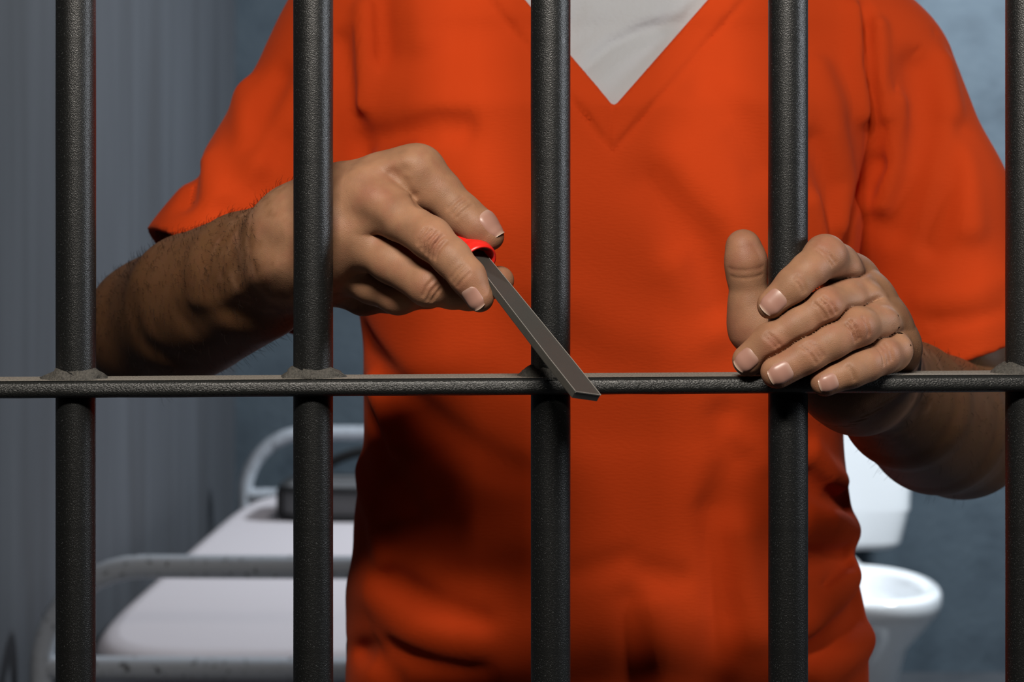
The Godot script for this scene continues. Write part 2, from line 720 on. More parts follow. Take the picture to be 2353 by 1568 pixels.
# ---------------------------------------------------------------- bed
func arch(half: float, y0: float, y1: float, r: float) -> Array:
	var pts := [Vector3(-half, y0, 0)]
	for k in 11:
		var t := PI / 2 * k / 10.0
		pts.append(Vector3(-half + r - r * cos(t), y1 - r + r * sin(t), 0))
	for k in 11:
		var t := PI / 2 * k / 10.0
		pts.append(Vector3(half - r + r * sin(t), y1 - r + r * cos(t), 0))
	pts.append(Vector3(half, y0, 0))
	return pts

func bed() -> void:
	var t := thing("metal_bed", "white painted tubular metal bed standing along the left wall", "bed", Vector3(-0.28, 0, -3.02))
	t.rotation.y = deg_to_rad(-1.6)
	var half := 0.375
	var front := 1.0
	for z in [front, -front]:
		obj("end_rail", tube(arch(half + 0.012, 0.0, 0.685, 0.15), 0.0175, 16), mats.bed_paint, t, Vector3(0, 0, z)).set_meta("label", "bent white tube at the bed end with chipped paint")
		obj("cross_rail", tube([Vector3(-half, 0.535, z), Vector3(half, 0.535, z)], 0.0175, 16), mats.bed_paint, t)
	for s in [-1, 1]:
		obj("side_rail", rounded_box(Vector3(0.03, 0.05, 2.0 * front), 0.006), mats.bed_paint, t, Vector3(s * (half - 0.01), 0.41, 0))
	for k in 9:
		obj("slat", rounded_box(Vector3(half * 2 - 0.04, 0.012, 0.06), 0.004, 16), mats.bed_paint, t, Vector3(0, 0.43, -front + 0.2 + 0.2 * k))
	var m := tag(obj("mattress", rounded_box(Vector3(0.735, 0.115, 1.93), 0.035, 64, 7.0), mats.mattress_cloth), "pale mauve grey mattress on the metal bed", "mattress")
	m.position = t.position + t.basis * Vector3(0, 0.436 + 0.0575, 0)
	m.rotation.y = t.rotation.y
	# the dark trimmed bag at the head
	var b := thing("bag", "grey bag with black trim lying at the head of the bed", "bag", t.position + t.basis * Vector3(-0.03, 0.5525, -0.55))
	b.rotation.y = deg_to_rad(-4)
	obj("bag_body", rounded_box(Vector3(0.40, 0.07, 0.24), 0.02, 40, 6.0), mats.bag_grey, b, Vector3(0, 0.036, 0))
	for y in [0.006, 0.066]:
		var pts := []
		for p in ring(Vector3(0, y, 0), 0.2, 0.12, 6.0, 40):
			pts.append(p)
		pts.append(pts[0])
		obj("piping", tube(pts, 0.007, 8), mats.bag_black, b)
	for x in [-0.197, 0.197]:
		obj("corner_trim", rounded_box(Vector3(0.016, 0.06, 0.2), 0.005, 24), mats.bag_black, b, Vector3(x, 0.036, 0))
	var strap := []
	for k in 17:
		var u := k / 16.0
		strap.append(Vector3(lerpf(-0.16, 0.18, u), 0.075 + 0.075 * sin(PI * u) * (1.0 - 0.35 * u), -0.03 + 0.03 * u))
	obj("strap", tube(strap, 0.011, 8), mats.bag_black, b)


# ---------------------------------------------------------------- toilet
func toilet() -> void:
	var t := thing("toilet", "white porcelain toilet with a tank against the back wall", "toilet", Vector3(0.765, 0, -3.62))
	var rings := []
	# the skin runs up the foot, over the rim and down into the bowl
	for e in [[0.0, 0.02, 0.13, 0.24], [0.02, 0.02, 0.132, 0.242], [0.06, 0.02, 0.115, 0.22], [0.13, 0.0, 0.09, 0.185], [0.2, -0.01, 0.082, 0.17], [0.27, 0.0, 0.1, 0.185], [0.32, 0.03, 0.135, 0.22], [0.345, 0.035, 0.152, 0.238], [0.352, 0.035, 0.16, 0.248], [0.37, 0.035, 0.166, 0.254], [0.39, 0.035, 0.166, 0.254], [0.4, 0.035, 0.16, 0.248], [0.403, 0.035, 0.149, 0.235], [0.4, 0.035, 0.132, 0.214], [0.39, 0.04, 0.122, 0.2], [0.36, 0.04, 0.12, 0.196], [0.3, 0.03, 0.1, 0.16], [0.24, 0.0, 0.065, 0.1], [0.22, -0.01, 0.03, 0.04]]:
		rings.append(ring(Vector3(0, e[0], e[1]), e[2], e[3], 2.15, 48))
	obj("bowl", loft(rings), mats.porcelain, t)
	var tank := []
	for e in [[0.368, 0.19, 0.085], [0.374, 0.205, 0.095], [0.385, 0.214, 0.1], [0.462, 0.232, 0.106], [0.468, 0.236, 0.109], [0.73, 0.246, 0.112], [0.74, 0.243, 0.11]]:
		tank.append(ring(Vector3(0, e[0], -0.74), e[1], e[2], 6.0, 48))
	obj("tank", loft(tank), mats.porcelain, t)
	obj("tank_lid", rounded_box(Vector3(0.51, 0.035, 0.235), 0.012, 48, 6.0), mats.porcelain, t, Vector3(0, 0.757, -0.74))
	obj("tank_support", rounded_box(Vector3(0.17, 0.368, 0.5), 0.02, 32, 5.0), mats.porcelain, t, Vector3(0, 0.184, -0.5))
	obj("flush_lever", tube([Vector3(-0.2, 0.68, -0.635), Vector3(-0.19, 0.68, -0.615), Vector3(-0.12, 0.675, -0.612)], 0.007, 10), mats.file_edge, t)


# ---------------------------------------------------------------- the man
# shirt: torso of stacked ovals, sleeves, folds, an opening at the neck
class Shirt extends Field:
	var ty := PackedFloat32Array()     # height, centre x, half width, centre z, half depth
	var tc := PackedFloat32Array()
	var tw := PackedFloat32Array()
	var tz := PackedFloat32Array()
	var td := PackedFloat32Array()
	var ends := PackedVector3Array()   # where each sleeve ends, and the way it points there
	var ways := PackedVector3Array()
	var inset := 0.0
	var neck_on := true
	var v_pts := PackedVector2Array()  # the opening: left top, point, right top (x, y)
	var low := 0.82
	var rel := 0.0

	func torso(p: Vector3) -> float:
		var n := ty.size()
		var i := 0
		while i < n - 2 and p.y > ty[i + 1]:
			i += 1
		var t := clampf((p.y - ty[i]) / (ty[i + 1] - ty[i]), 0.0, 1.0)
		t = t * t * (3.0 - 2.0 * t)
		var w := lerpf(tw[i], tw[i + 1], t)
		var e := lerpf(td[i], td[i + 1], t)
		var x := (p.x - lerpf(tc[i], tc[i + 1], t)) / w
		var z := (p.z - lerpf(tz[i], tz[i + 1], t)) / e
		var k := sqrt(sqrt(x * x * x * x + z * z * z * z) * 0.35 + (x * x + z * z) * 0.65)
		var g := sqrt(x * x / (w * w) + z * z / (e * e)) / maxf(sqrt(x * x + z * z), 1e-5)
		var d := (k - 1.0) / maxf(g, 1e-5)
		return maxf(d, maxf(low - p.y, p.y - 1.40))

	func shape(p: Vector3) -> float:
		var d := torso(p)
		# yoke: group 0; sleeves: groups 1 and 2
		var yoke := 1e6
		var up := clampf((p.y - 1.22) / 0.1, 0.0, 1.0)
		var arms := PackedFloat32Array([1e6, 1e6])
		for i in all:
			var v := ba[i]
			var q := p - a[i]
			var t := clampf(q.dot(v) * inv[i], 0.0, 1.0)
			var di := (q - v * t).length() - r0[i] - t * dr[i]
			var g := grp[i]
			if g == 0:
				yoke = minf(yoke, di)
			else:
				var was := arms[g - 1]
				var h := maxf(0.02 - absf(was - di), 0.0)
				arms[g - 1] = minf(was, di) - h * h * 0.25 / 0.02
		var hy := maxf(0.06 - absf(yoke - d), 0.0)
		d = minf(yoke, d) - hy * hy * 0.25 / 0.06 - rel
		var k := lerpf(0.010, 0.05, up)
		for s in 2:
			var e := arms[s]
			var off := (p - ends[s]).dot(ways[s])
			e -= rel
			if off > -0.2:
				var inner := maxf(e + 0.0055, -off - 0.06)
				e = maxf(maxf(e, off), -inner)
			var h := maxf(k - absf(e - d), 0.0)
			d = minf(e, d) - h * h * 0.25 / k
		d += inset
		return d

	# distance to the neck opening in the plane of the chest; below 0 inside it
	func opening(p: Vector3) -> float:
		var q := Vector2(p.x, p.y)
		var l := (v_pts[0] - v_pts[1]).normalized()
		var r := (v_pts[2] - v_pts[1]).normalized()
		var o := q - v_pts[1]
		var dl := -(o.x * l.y - o.y * l.x) * -1.0
		var dr_ := -(o.x * r.y - o.y * r.x)
		# dl > 0 to the right of the left edge, dr_ > 0 to the left of the right edge
		var inside := minf(o.x * l.y - o.y * l.x, -(o.x * r.y - o.y * r.x))
		return -inside

	func value(p: Vector3) -> float:
		rel = relief(p) if ss.size() else 0.0
		var d := shape(p)
		rel = 0.0
		if neck_on and p.z > -0.36 and p.y > 1.2:
			var o := opening(p)
			if o < 0.03:
				var band := 0.0180
				d -= 0.0013 * (1.0 - smoothstep(band - 0.0012, band, o))
				d += 0.0015 * exp(-(o - band) * (o - band) / (0.0024 * 0.0024))
				d = maxf(d, -maxf(o, -0.5))
		return d

	func near_block(c: Vector3, rad: float) -> void:
		ss = PackedInt32Array()
		for i in sa.size():
			var v := sba[i]
			var q := c - sa[i]
			var t := clampf(q.dot(v) * sinv[i], 0.0, 1.0)
			if (q - v * t).length() < rad + 2.7 * sw[i]:
				ss.append(i)

	# 0 body of the shirt, 1 collar, 2 and 3 sleeves
	func piece(p: Vector3) -> int:
		if p.z > -0.36 and p.y > 1.2 and opening(p) < 0.018:
			return 1
		var best := torso(p)
		var out := 0
		for i in all:
			if grp[i] > 0:
				var q := p - a[i]
				var t := clampf(q.dot(ba[i]) * inv[i], 0.0, 1.0)
				var d := (q - ba[i] * t).length() - r0[i] - t * dr[i]
				if d < best:
					best = d
					out = grp[i] + 1
		return out


func poly(f: Field, pts: Array) -> Array:
	return pts.map(func(e): return f.hit(EYE, at(e[0], e[1], -0.2)))

func chain(f: Field, g: int, pts: Array) -> void:
	f.chains += 1
	for i in pts.size() - 1:
		f.bone(g, at(pts[i][0], pts[i][1], pts[i][2]), pts[i][3], at(pts[i + 1][0], pts[i + 1][1], pts[i + 1][2]), pts[i + 1][3])

var nails := []   # [bone start, bone end, radius, outward, width, length, shift]

func nail(f: Field, f0: Array, f1: Array, out: Vector3, w: float, l: float, lift := 0.0) -> void:
	nails.append([at(f0[0], f0[1], f0[2]), at(f1[0], f1[1], f1[2]), f0[3], f1[3], out, w, l, lift, f])

# the hand that holds the file, with its arm
func arm_right() -> Field:
	var f := Field.new()
	var g := f.group(0.018, 0.02)
	# arm and palm
	chain(f, g, [[820, 170, -0.36, 0.045], [540, 620, -0.315, 0.045], [352, 750, -0.255, 0.040]])
	chain(f, g, [[352, 750, -0.255, 0.041], [448, 690, -0.185, 0.0425], [570, 628, -0.115, 0.037], [675, 578, -0.066, 0.0315], [730, 548, -0.046, 0.028]])
	chain(f, g, [[335, 775, -0.262, 0.030], [430, 758, -0.20, 0.030], [600, 670, -0.11, 0.026]])
	var p := f.group(0.016, 0.02)
	chain(f, g, [[700, 550, -0.05, 0.024], [770, 500, -0.04, 0.022], [846, 462, -0.026, 0.0148]])
	chain(f, g, [[700, 560, -0.052, 0.024], [765, 545, -0.048, 0.021], [812, 545, -0.038, 0.0145]])
	chain(f, g, [[700, 580, -0.065, 0.022], [765, 590, -0.066, 0.019], [806, 606, -0.062, 0.014]])
	chain(f, g, [[700, 600, -0.078, 0.02], [760, 625, -0.082, 0.016], [790, 642, -0.085, 0.013]])
	# thumb base and the web
	chain(f, g, [[700, 515, -0.055, 0.020], [790, 450, -0.048, 0.0165], [880, 416, -0.038, 0.0148], [952, 398, -0.03, 0.0138]])
	chain(f, g, [[820, 480, -0.038, 0.016], [900, 440, -0.036, 0.012], [930, 440, -0.034, 0.010]])
	f.bone(p, Vector3(0, -9, 0), 0.001, Vector3(0, -9, 0.001), 0.001)
	var thumb := [[940, 402, -0.03, 0.0138], [962, 398, -0.030, 0.0137], [1010, 440, -0.026, 0.0118], [1064, 496, -0.021, 0.0112], [1101, 523, -0.018, 0.0101], [1126, 544, -0.016, 0.0079]]
	chain(f, f.group(0.006, 0.010), thumb)
	var index := [[846, 458, -0.026, 0.0142], [915, 500, -0.010, 0.0122], [990, 548, 0.006, 0.0113], [1038, 593, 0.012, 0.0101], [1074, 636, 0.016, 0.0095], [1102, 685, 0.017, 0.0078]]
	chain(f, f.group(0.006, 0.010), index)
	var middle := [[812, 545, -0.038, 0.014], [900, 600, -0.020, 0.0122], [985, 655, -0.006, 0.0116], [1040, 668, -0.014, 0.0098], [1078, 674, -0.022, 0.0092], [1148, 645, -0.030, 0.0082]]
	chain(f, f.group(0.006, 0.008), middle)
	chain(f, f.group(0.006, 0.008), [[804, 608, -0.062, 0.014], [855, 648, -0.048, 0.0122], [915, 676, -0.036, 0.0112], [985, 668, -0.052, 0.0096], [1030, 640, -0.062, 0.008]])
	chain(f, f.group(0.006, 0.008), [[790, 642, -0.085, 0.0125], [835, 680, -0.076, 0.0110], [900, 680, -0.072, 0.0095], [960, 650, -0.082, 0.0075]])
	var us := func(pts, w, h): f.stroke(poly(f, pts), w, h * (1.5 if w < 0.0011 else 1.0))
	# tendons, knuckles, veins
	us.call([[838, 438], [852, 446]], 0.010, 0.0022)
	us.call([[806, 546], [822, 552]], 0.010, 0.0018)
	us.call([[958, 360], [972, 366]], 0.011, 0.0014)
	us.call([[772, 430], [840, 390], [930, 372]], 0.006, 0.0010)
	us.call([[900, 398], [925, 418], [948, 448], [962, 472]], 0.0030, -0.0014)
	us.call([[930, 392], [918, 402], [930, 416]], 0.004, -0.0012)
	us.call([[790, 470], [820, 440], [860, 405], [905, 398]], 0.007, -0.0012)
	us.call([[800, 500], [830, 500], [870, 520]], 0.006, -0.0010)
	# wrinkles over the finger joints
	for e in [[[970, 572], [974, 548], [992, 530]], [[980, 582], [985, 556], [1004, 534]], [[990, 590], [996, 566], [1016, 542]], [[1000, 594], [1008, 574], [1024, 556]], [[960, 560], [966, 542], [978, 526]]]:
		us.call(e, 0.0009, -0.0011)
	us.call([[988, 566], [1000, 550]], 0.004, 0.0006)
	for e in [[[972, 680], [980, 660], [996, 642]], [[982, 690], [990, 672], [1006, 654]], [[992, 692], [1002, 676], [1014, 662]]]:
		us.call(e, 0.0009, -0.0010)
	for e in [[[1036, 640], [1046, 626], [1064, 610]], [[1044, 650], [1054, 634], [1072, 618]], [[1052, 658], [1062, 644], [1078, 628]]]:
		us.call(e, 0.0009, -0.0006)
	for e in [[[1030, 480], [1044, 466], [1062, 452]], [[1040, 492], [1054, 476], [1074, 462]], [[1050, 500], [1064, 486], [1084, 472]]]:
		us.call(e, 0.0009, -0.0005)
	# forearm muscle and veins
	us.call([[560, 720], [480, 700], [430, 740]], 0.012, -0.0022)
	us.call([[660, 600], [590, 640], [520, 690], [440, 700]], 0.006, 0.0014)
	us.call([[610, 560], [640, 575], [665, 600]], 0.008, -0.0024)
	us.call([[300, 700], [330, 790], [400, 830]], 0.010, -0.002)
	nail(f, thumb[3], thumb[5], Vector3(0.45, 0.72, 0.53), 0.0150, 0.0170)
	nail(f, index[4], index[5], Vector3(-0.42, -0.15, 0.9), 0.0120, 0.0140)
	f.cs = f.all
	return f

# the hand that grips the bar, with its arm
func arm_left() -> Field:
	var f := Field.new()
	var g := f.group(0.018, 0.02)
	chain(f, g, [[1995, 190, -0.355, 0.04], [2190, 700, -0.33, 0.044], [2215, 985, -0.325, 0.044]])
	chain(f, g, [[2200, 985, -0.32, 0.046], [2150, 975, -0.25, 0.046], [2080, 930, -0.17, 0.040], [2010, 870, -0.105, 0.031], [1985, 845, -0.085, 0.027]])
	# palm
	chain(f, g, [[1985, 840, -0.08, 0.024], [1965, 720, -0.055, 0.018], [1950, 644, -0.036, 0.0140]])
	chain(f, g, [[1990, 850, -0.08, 0.022], [1990, 765, -0.048, 0.018], [1988, 692, -0.022, 0.0142]])
	chain(f, g, [[1995, 860, -0.08, 0.022], [2015, 805, -0.045, 0.0175], [2026, 750, -0.018, 0.0136]])
	chain(f, g, [[1990, 880, -0.08, 0.022], [2030, 842, -0.048, 0.016], [2056, 806, -0.022, 0.0125]])
	chain(f, g, [[1960, 900, -0.07, 0.022], [1930, 880, -0.05, 0.022], [1960, 820, -0.045, 0.02]])
	chain(f, g, [[1930, 860, -0.062, 0.022], [1850, 800, -0.045, 0.0195], [1775, 760, -0.034, 0.0165], [1738, 745, -0.031, 0.0145]])
	var thumb := [[1745, 752, -0.031, 0.0150], [1722, 690, -0.028, 0.0104], [1716, 630, -0.026, 0.0108], [1714, 600, -0.024, 0.0112], [1708, 568, -0.024, 0.0100]]
	chain(f, f.group(0.006, 0.012), thumb)
	var index := [[1950, 643, -0.034, 0.0138], [1922, 612, -0.012, 0.0122], [1896, 589, 0.009, 0.0112], [1858, 624, 0.018, 0.0098], [1826, 655, 0.0215, 0.0097], [1776, 701, 0.0208, 0.0086]]
	chain(f, f.group(0.006, 0.008), index)
	var middle := [[1988, 690, -0.020, 0.0138], [1940, 696, 0.004, 0.0118], [1893, 708, 0.020, 0.0108], [1830, 748, 0.0225, 0.0098], [1772, 784, 0.0222, 0.0096], [1719, 828, 0.0185, 0.0086]]
	chain(f, f.group(0.006, 0.008), middle)
	var ring_f := [[2028, 748, -0.016, 0.0134], [1998, 748, 0.006, 0.0118], [1968, 754, 0.0210, 0.0109], [1912, 786, 0.0262, 0.0098], [1860, 814, 0.0288, 0.0095], [1786, 855, 0.0300, 0.0090]]
	chain(f, f.group(0.006, 0.008), ring_f)
	var pinky := [[2058, 804, -0.018, 0.0122], [2044, 809, 0.000, 0.0108], [2026, 818, 0.014, 0.0098], [1990, 838, 0.0220, 0.0088], [1956, 853, 0.0258, 0.0085], [1896, 877, 0.0278, 0.0080]]
	chain(f, f.group(0.006, 0.008), pinky)
	var us := func(pts, w, h): f.stroke(poly(f, pts), w, h * (1.5 if w < 0.0011 else 1.0))
	us.call([[1964, 624], [1970, 634]], 0.007, 0.0030)
	us.call([[2012, 676], [2018, 688]], 0.006, 0.0036)
	us.call([[2054, 732], [2058, 744]], 0.006, 0.0034)
	us.call([[2084, 794], [2086, 806]], 0.0065, 0.0026)
	us.call([[1900, 696], [1912, 704]], 0.007, 0.0010)
	us.call([[1968, 744], [1978, 752]], 0.007, 0.0010)
	# skin folds across the joints
	for e in [[[1832, 634], [1846, 650], [1852, 668]], [[1826, 642], [1838, 658], [1846, 674]], [[1882, 568], [1904, 584], [1920, 604]], [[1876, 574], [1896, 592], [1912, 610]]]:
		us.call(e, 0.0008, -0.0006)
	for e in [[[1756, 772], [1776, 790], [1792, 808]], [[1764, 766], [1784, 784], [1800, 802]], [[1884, 690], [1900, 704], [1910, 724]], [[1894, 684], [1910, 698], [1920, 718]], [[1872, 698], [1888, 712], [1898, 730]]]:
		us.call(e, 0.0009, -0.0007)
	for e in [[[1840, 796], [1862, 812], [1876, 834]], [[1850, 790], [1872, 806], [1886, 826]], [[1860, 786], [1880, 800], [1892, 818]], [[1954, 738], [1968, 756], [1974, 778]], [[1944, 746], [1958, 762], [1966, 784]], [[1982, 730], [1992, 748], [1996, 770]]]:
		us.call(e, 0.0009, -0.0007)
	for e in [[[2012, 796], [2028, 816], [2032, 838]], [[2022, 792], [2038, 812], [2042, 832]], [[1948, 842], [1960, 856], [1964, 872]], [[2032, 788], [2046, 806], [2050, 826]]]:
		us.call(e, 0.0009, -0.0007)
	us.call([[1676, 618], [1712, 622], [1752, 614]], 0.0012, -0.0004)
	us.call([[1680, 636], [1714, 640], [1750, 632]], 0.0010, -0.0003)
	nail(f, index[4], index[5], Vector3(-0.30, 0.05, 0.95), 0.0142, 0.0150)
	nail(f, middle[4], middle[5], Vector3(-0.42, -0.10, 0.9), 0.0135, 0.0140)
	nail(f, ring_f[4], ring_f[5], Vector3(-0.02, -0.12, 0.99), 0.0135, 0.0140)
	nail(f, pinky[4], pinky[5], Vector3(0.0, -0.10, 0.99), 0.0112, 0.0115)
	f.cs = f.all
	return f

# trunk, neck, head and legs under the clothes
func body_core() -> Field:
	var f := Field.new()
	f.reach = 0.055
	var g := f.group(0.05, 0.03)
	var c := 0.064
	f.limb(g, Vector3(c, 0.98, -0.35), 0.085, Vector3(c, 1.25, -0.34), 0.09)
	f.limb(g, Vector3(c - 0.16, 1.345, -0.36), 0.045, Vector3(c + 0.16, 1.345, -0.36), 0.045)
	f.limb(g, Vector3(c, 1.30, -0.345), 0.06, Vector3(c, 1.50, -0.335), 0.056)
	for s in [-1.0, 1.0]:
		f.limb(g, Vector3(c + s * 0.075, 0.92, -0.365), 0.062, Vector3(c + s * 0.1, 0.5, -0.345), 0.05)
		f.limb(g, Vector3(c + s * 0.1, 0.5, -0.335), 0.05, Vector3(c + s * 0.11, 0.09, -0.36), 0.038)
		f.limb(g, Vector3(c + s * 0.11, 0.06, -0.37), 0.035, Vector3(c + s * 0.13, 0.04, -0.2), 0.026)
	# head
	f.limb(g, Vector3(c, 1.585, -0.335), 0.082, Vector3(c, 1.63, -0.36), 0.086)
	f.limb(g, Vector3(c, 1.53, -0.29), 0.045, Vector3(c, 1.515, -0.268), 0.026)
	var n := f.group(0.01, 0.012)
	f.limb(n, Vector3(c, 1.61, -0.255), 0.009, Vector3(c, 1.572, -0.236), 0.013)
	for s in [-1.0, 1.0]:
		var e := f.group(0.006, 0.008)
		f.limb(e, Vector3(c + s * 0.084, 1.61, -0.345), 0.012, Vector3(c + s * 0.083, 1.57, -0.335), 0.008)
		var b := f.group(0.006, 0.012)
		f.limb(b, Vector3(c + s * 0.015, 1.626, -0.262), 0.010, Vector3(c + s * 0.05, 1.626, -0.278), 0.010)
		var l := f.group(0.004, 0.006)
		f.limb(l, Vector3(c + s * 0.033, 1.606, -0.272), 0.0125, Vector3(c + s * 0.033, 1.605, -0.272), 0.0125)
		var m := f.group(0.004, 0.008)
		f.limb(m, Vector3(c, 1.543 + s * 0.004, -0.243), 0.006, Vector3(c + 0.022, 1.542 + s * 0.002, -0.255), 0.004)
		f.limb(m, Vector3(c, 1.543 + s * 0.004, -0.243), 0.006, Vector3(c - 0.022, 1.542 + s * 0.002, -0.255), 0.004)
	f.cs = f.all
	return f

func shirt_field() -> Shirt:
	var f := Shirt.new()
	for e in [[0.78, 0.068, 0.188, -0.362, 0.118], [0.90, 0.067, 0.185, -0.355, 0.114], [0.975, 0.064, 0.176, -0.347, 0.111], [1.05, 0.064, 0.168, -0.339, 0.110], [1.10, 0.064, 0.168, -0.335, 0.113], [1.20, 0.064, 0.180, -0.332, 0.122], [1.27, 0.064, 0.186, -0.336, 0.120], [1.33, 0.064, 0.175, -0.348, 0.102], [1.40, 0.064, 0.13, -0.360, 0.078]]:
		f.ty.append(e[0])
		f.tc.append(e[1])
		f.tw.append(e[2])
		f.tz.append(e[3])
		f.td.append(e[4])
	f.group(0.05, 0.05)
	f.group(0.02, 0.02)
	f.group(0.02, 0.02)
	f.bone(0, Vector3(-0.07, 1.325, -0.355), 0.068, Vector3(0.02, 1.37, -0.36), 0.07)
	f.bone(0, Vector3(0.198, 1.333, -0.355), 0.062, Vector3(0.11, 1.37, -0.36), 0.07)
	chain(f, 1, [[866, 150, -0.352, 0.072], [518, 650, -0.305, 0.060], [470, 720, -0.298, 0.060]])
	chain(f, 2, [[1998, 195, -0.352, 0.062], [2132, 475, -0.335, 0.054], [2196, 740, -0.325, 0.056], [2208, 830, -0.32, 0.056]])
	f.ends = PackedVector3Array([at(518, 650, -0.305), at(2210, 782, -0.322)])
	f.ways = PackedVector3Array([(at(518, 650, -0.305) - at(866, 150, -0.352)).normalized(), (Vector3(0.34, -1.0, -0.15)).normalized()])
	var vp := [at(1217, 0, -0.22), at(1410, 246, -0.22), at(1626, 0, -0.22)]
	for v: Vector3 in vp:
		f.v_pts.append(Vector2(v.x, v.y))
	return f

func folds(f: Shirt) -> void:
	var us := func(pts, w, h): f.stroke(poly(f, pts), w, h * (1.0 if w < 0.002 else 2.4 if pts[0][1] < 780 else 1.35))
	# seams
	us.call([[1408, 246], [1400, 290], [1395, 325]], 0.0015, -0.0018)
	us.call([[2152, 72], [2085, 140], [2050, 220], [2028, 310], [2008, 400]], 0.0016, -0.0020)
	us.call([[806, 60], [812, 180], [826, 300]], 0.0016, -0.0018)
	# chest and right armpit of the picture
	us.call([[1945, 580], [1955, 500], [1990, 430], [2015, 380]], 0.006, -0.006)
	us.call([[1985, 20], [1995, 150], [2008, 280], [2006, 380]], 0.005, -0.004)
	us.call([[1965, 20], [1970, 140], [1985, 260]], 0.007, 0.003)
	us.call([[2020, 60], [2025, 180], [2035, 260]], 0.006, 0.0025)
	us.call([[1880, 160], [1920, 300], [1945, 420], [1930, 520]], 0.010, 0.003)
	us.call([[1870, 330], [1905, 440], [1915, 540]], 0.008, -0.003)
	us.call([[1870, 470], [1890, 560]], 0.007, 0.003)
	# right sleeve
	us.call([[2105, 160], [2120, 280], [2100, 400], [2060, 520]], 0.012, -0.004)
	us.call([[2070, 240], [2060, 350], [2030, 470]], 0.009, 0.003)
	us.call([[2170, 150], [2200, 330], [2230, 520]], 0.011, 0.003)
	us.call([[2200, 300], [2190, 420], [2140, 560]], 0.010, -0.003)
	us.call([[2300, 715], [2230, 735], [2150, 742]], 0.006, -0.0011)
	us.call([[2310, 640], [2220, 680], [2120, 690]], 0.008, 0.0016)
	us.call([[2290, 722], [2200, 752], [2120, 776]], 0.0016, -0.0010)
	# left sleeve and shoulder
	us.call([[780, 100], [800, 200], [812, 300], [835, 350]], 0.008, -0.004)
	us.call([[840, 20], [840, 120], [822, 240]], 0.008, 0.003)
	us.call([[870, 10], [880, 120]], 0.009, -0.0025)
	us.call([[960, 0], [975, 90]], 0.012, 0.0025)
	us.call([[640, 180], [600, 260], [585, 330]], 0.010, -0.003)
	us.call([[560, 210], [575, 300], [600, 380]], 0.012, 0.003)
	us.call([[490, 310], [450, 400], [430, 460]], 0.009, -0.003)
	us.call([[470, 380], [500, 450], [560, 470]], 0.012, 0.0025)
	us.call([[650, 330], [600, 440], [520, 480]], 0.010, -0.0025)
	us.call([[830, 330], [900, 320], [1000, 290], [1060, 295]], 0.009, -0.004)
	us.call([[850, 350], [950, 340]], 0.008, 0.003)
	# chest
	us.call([[1100, 420], [1180, 520], [1210, 640]], 0.02, 0.002)
	us.call([[1620, 200], [1700, 270], [1750, 380]], 0.014, -0.003)
	us.call([[1500, 420], [1600, 560], [1640, 700]], 0.016, -0.003)
	us.call([[1560, 380], [1660, 480], [1740, 580]], 0.016, 0.0025)
	us.call([[1560, 620], [1640, 760]], 0.014, 0.002)
	us.call([[1330, 700], [1420, 760], [1560, 800]], 0.02, 0.002)
	# waist, left of the picture
	us.call([[840, 790], [900, 880], [980, 960], [1080, 1040], [1180, 1090]], 0.012, -0.006)
	us.call([[850, 880], [880, 960], [900, 1030]], 0.008, 0.004)
	us.call([[860, 980], [900, 1080], [960, 1180]], 0.010, -0.004)
	us.call([[830, 1080], [860, 1180], [880, 1280]], 0.010, 0.004)
	us.call([[790, 1290], [860, 1360], [960, 1440], [1080, 1480]], 0.016, 0.007)
	us.call([[800, 1260], [900, 1330], [1000, 1390], [1100, 1430]], 0.010, -0.005)
	us.call([[780, 1380], [850, 1500], [900, 1560]], 0.010, -0.006)
	us.call([[900, 1500], [1010, 1540], [1100, 1550]], 0.009, -0.005)
	us.call([[1000, 1200], [1100, 1240], [1200, 1230]], 0.016, 0.003)
	us.call([[1050, 1330], [1200, 1320]], 0.014, -0.003)
	# waist, right of the picture
	us.call([[1330, 1320], [1440, 1290], [1470, 1310], [1560, 1330]], 0.010, -0.003)
	us.call([[1640, 1180], [1650, 1300], [1660, 1420], [1640, 1560]], 0.012, -0.006)
	us.call([[1700, 1230], [1710, 1350], [1740, 1460]], 0.014, 0.006)
	us.call([[1500, 1400], [1520, 1500], [1530, 1560]], 0.014, 0.004)
	us.call([[1450, 1380], [1455, 1480], [1450, 1568]], 0.010, -0.003)
	us.call([[1660, 960], [1680, 1060], [1660, 1120]], 0.012, -0.003)
	us.call([[1690, 1000], [1740, 1020], [1760, 1060]], 0.010, 0.0025)
	us.call([[1870, 1040], [1910, 1090], [1935, 1110]], 0.008, 0.006)
	us.call([[1860, 1110], [1900, 1140], [1950, 1160]], 0.008, -0.007)
	us.call([[1860, 1200], [1910, 1200], [1960, 1220]], 0.010, 0.006)
	us.call([[1850, 1290], [1900, 1290], [1945, 1280]], 0.007, -0.009)
	us.call([[1860, 1420], [1900, 1370], [1950, 1320]], 0.012, 0.010)
	us.call([[1890, 1350], [1920, 1320], [1945, 1300]], 0.005, -0.006)
	us.call([[1860, 1500], [1930, 1450], [1975, 1400]], 0.009, -0.009)
	us.call([[1880, 1560], [1950, 1510], [1990, 1470]], 0.011, 0.007)
	us.call([[1800, 1330], [1830, 1420], [1820, 1530]], 0.012, 0.004)
	f.cs = f.all
	f.ss = PackedInt32Array()

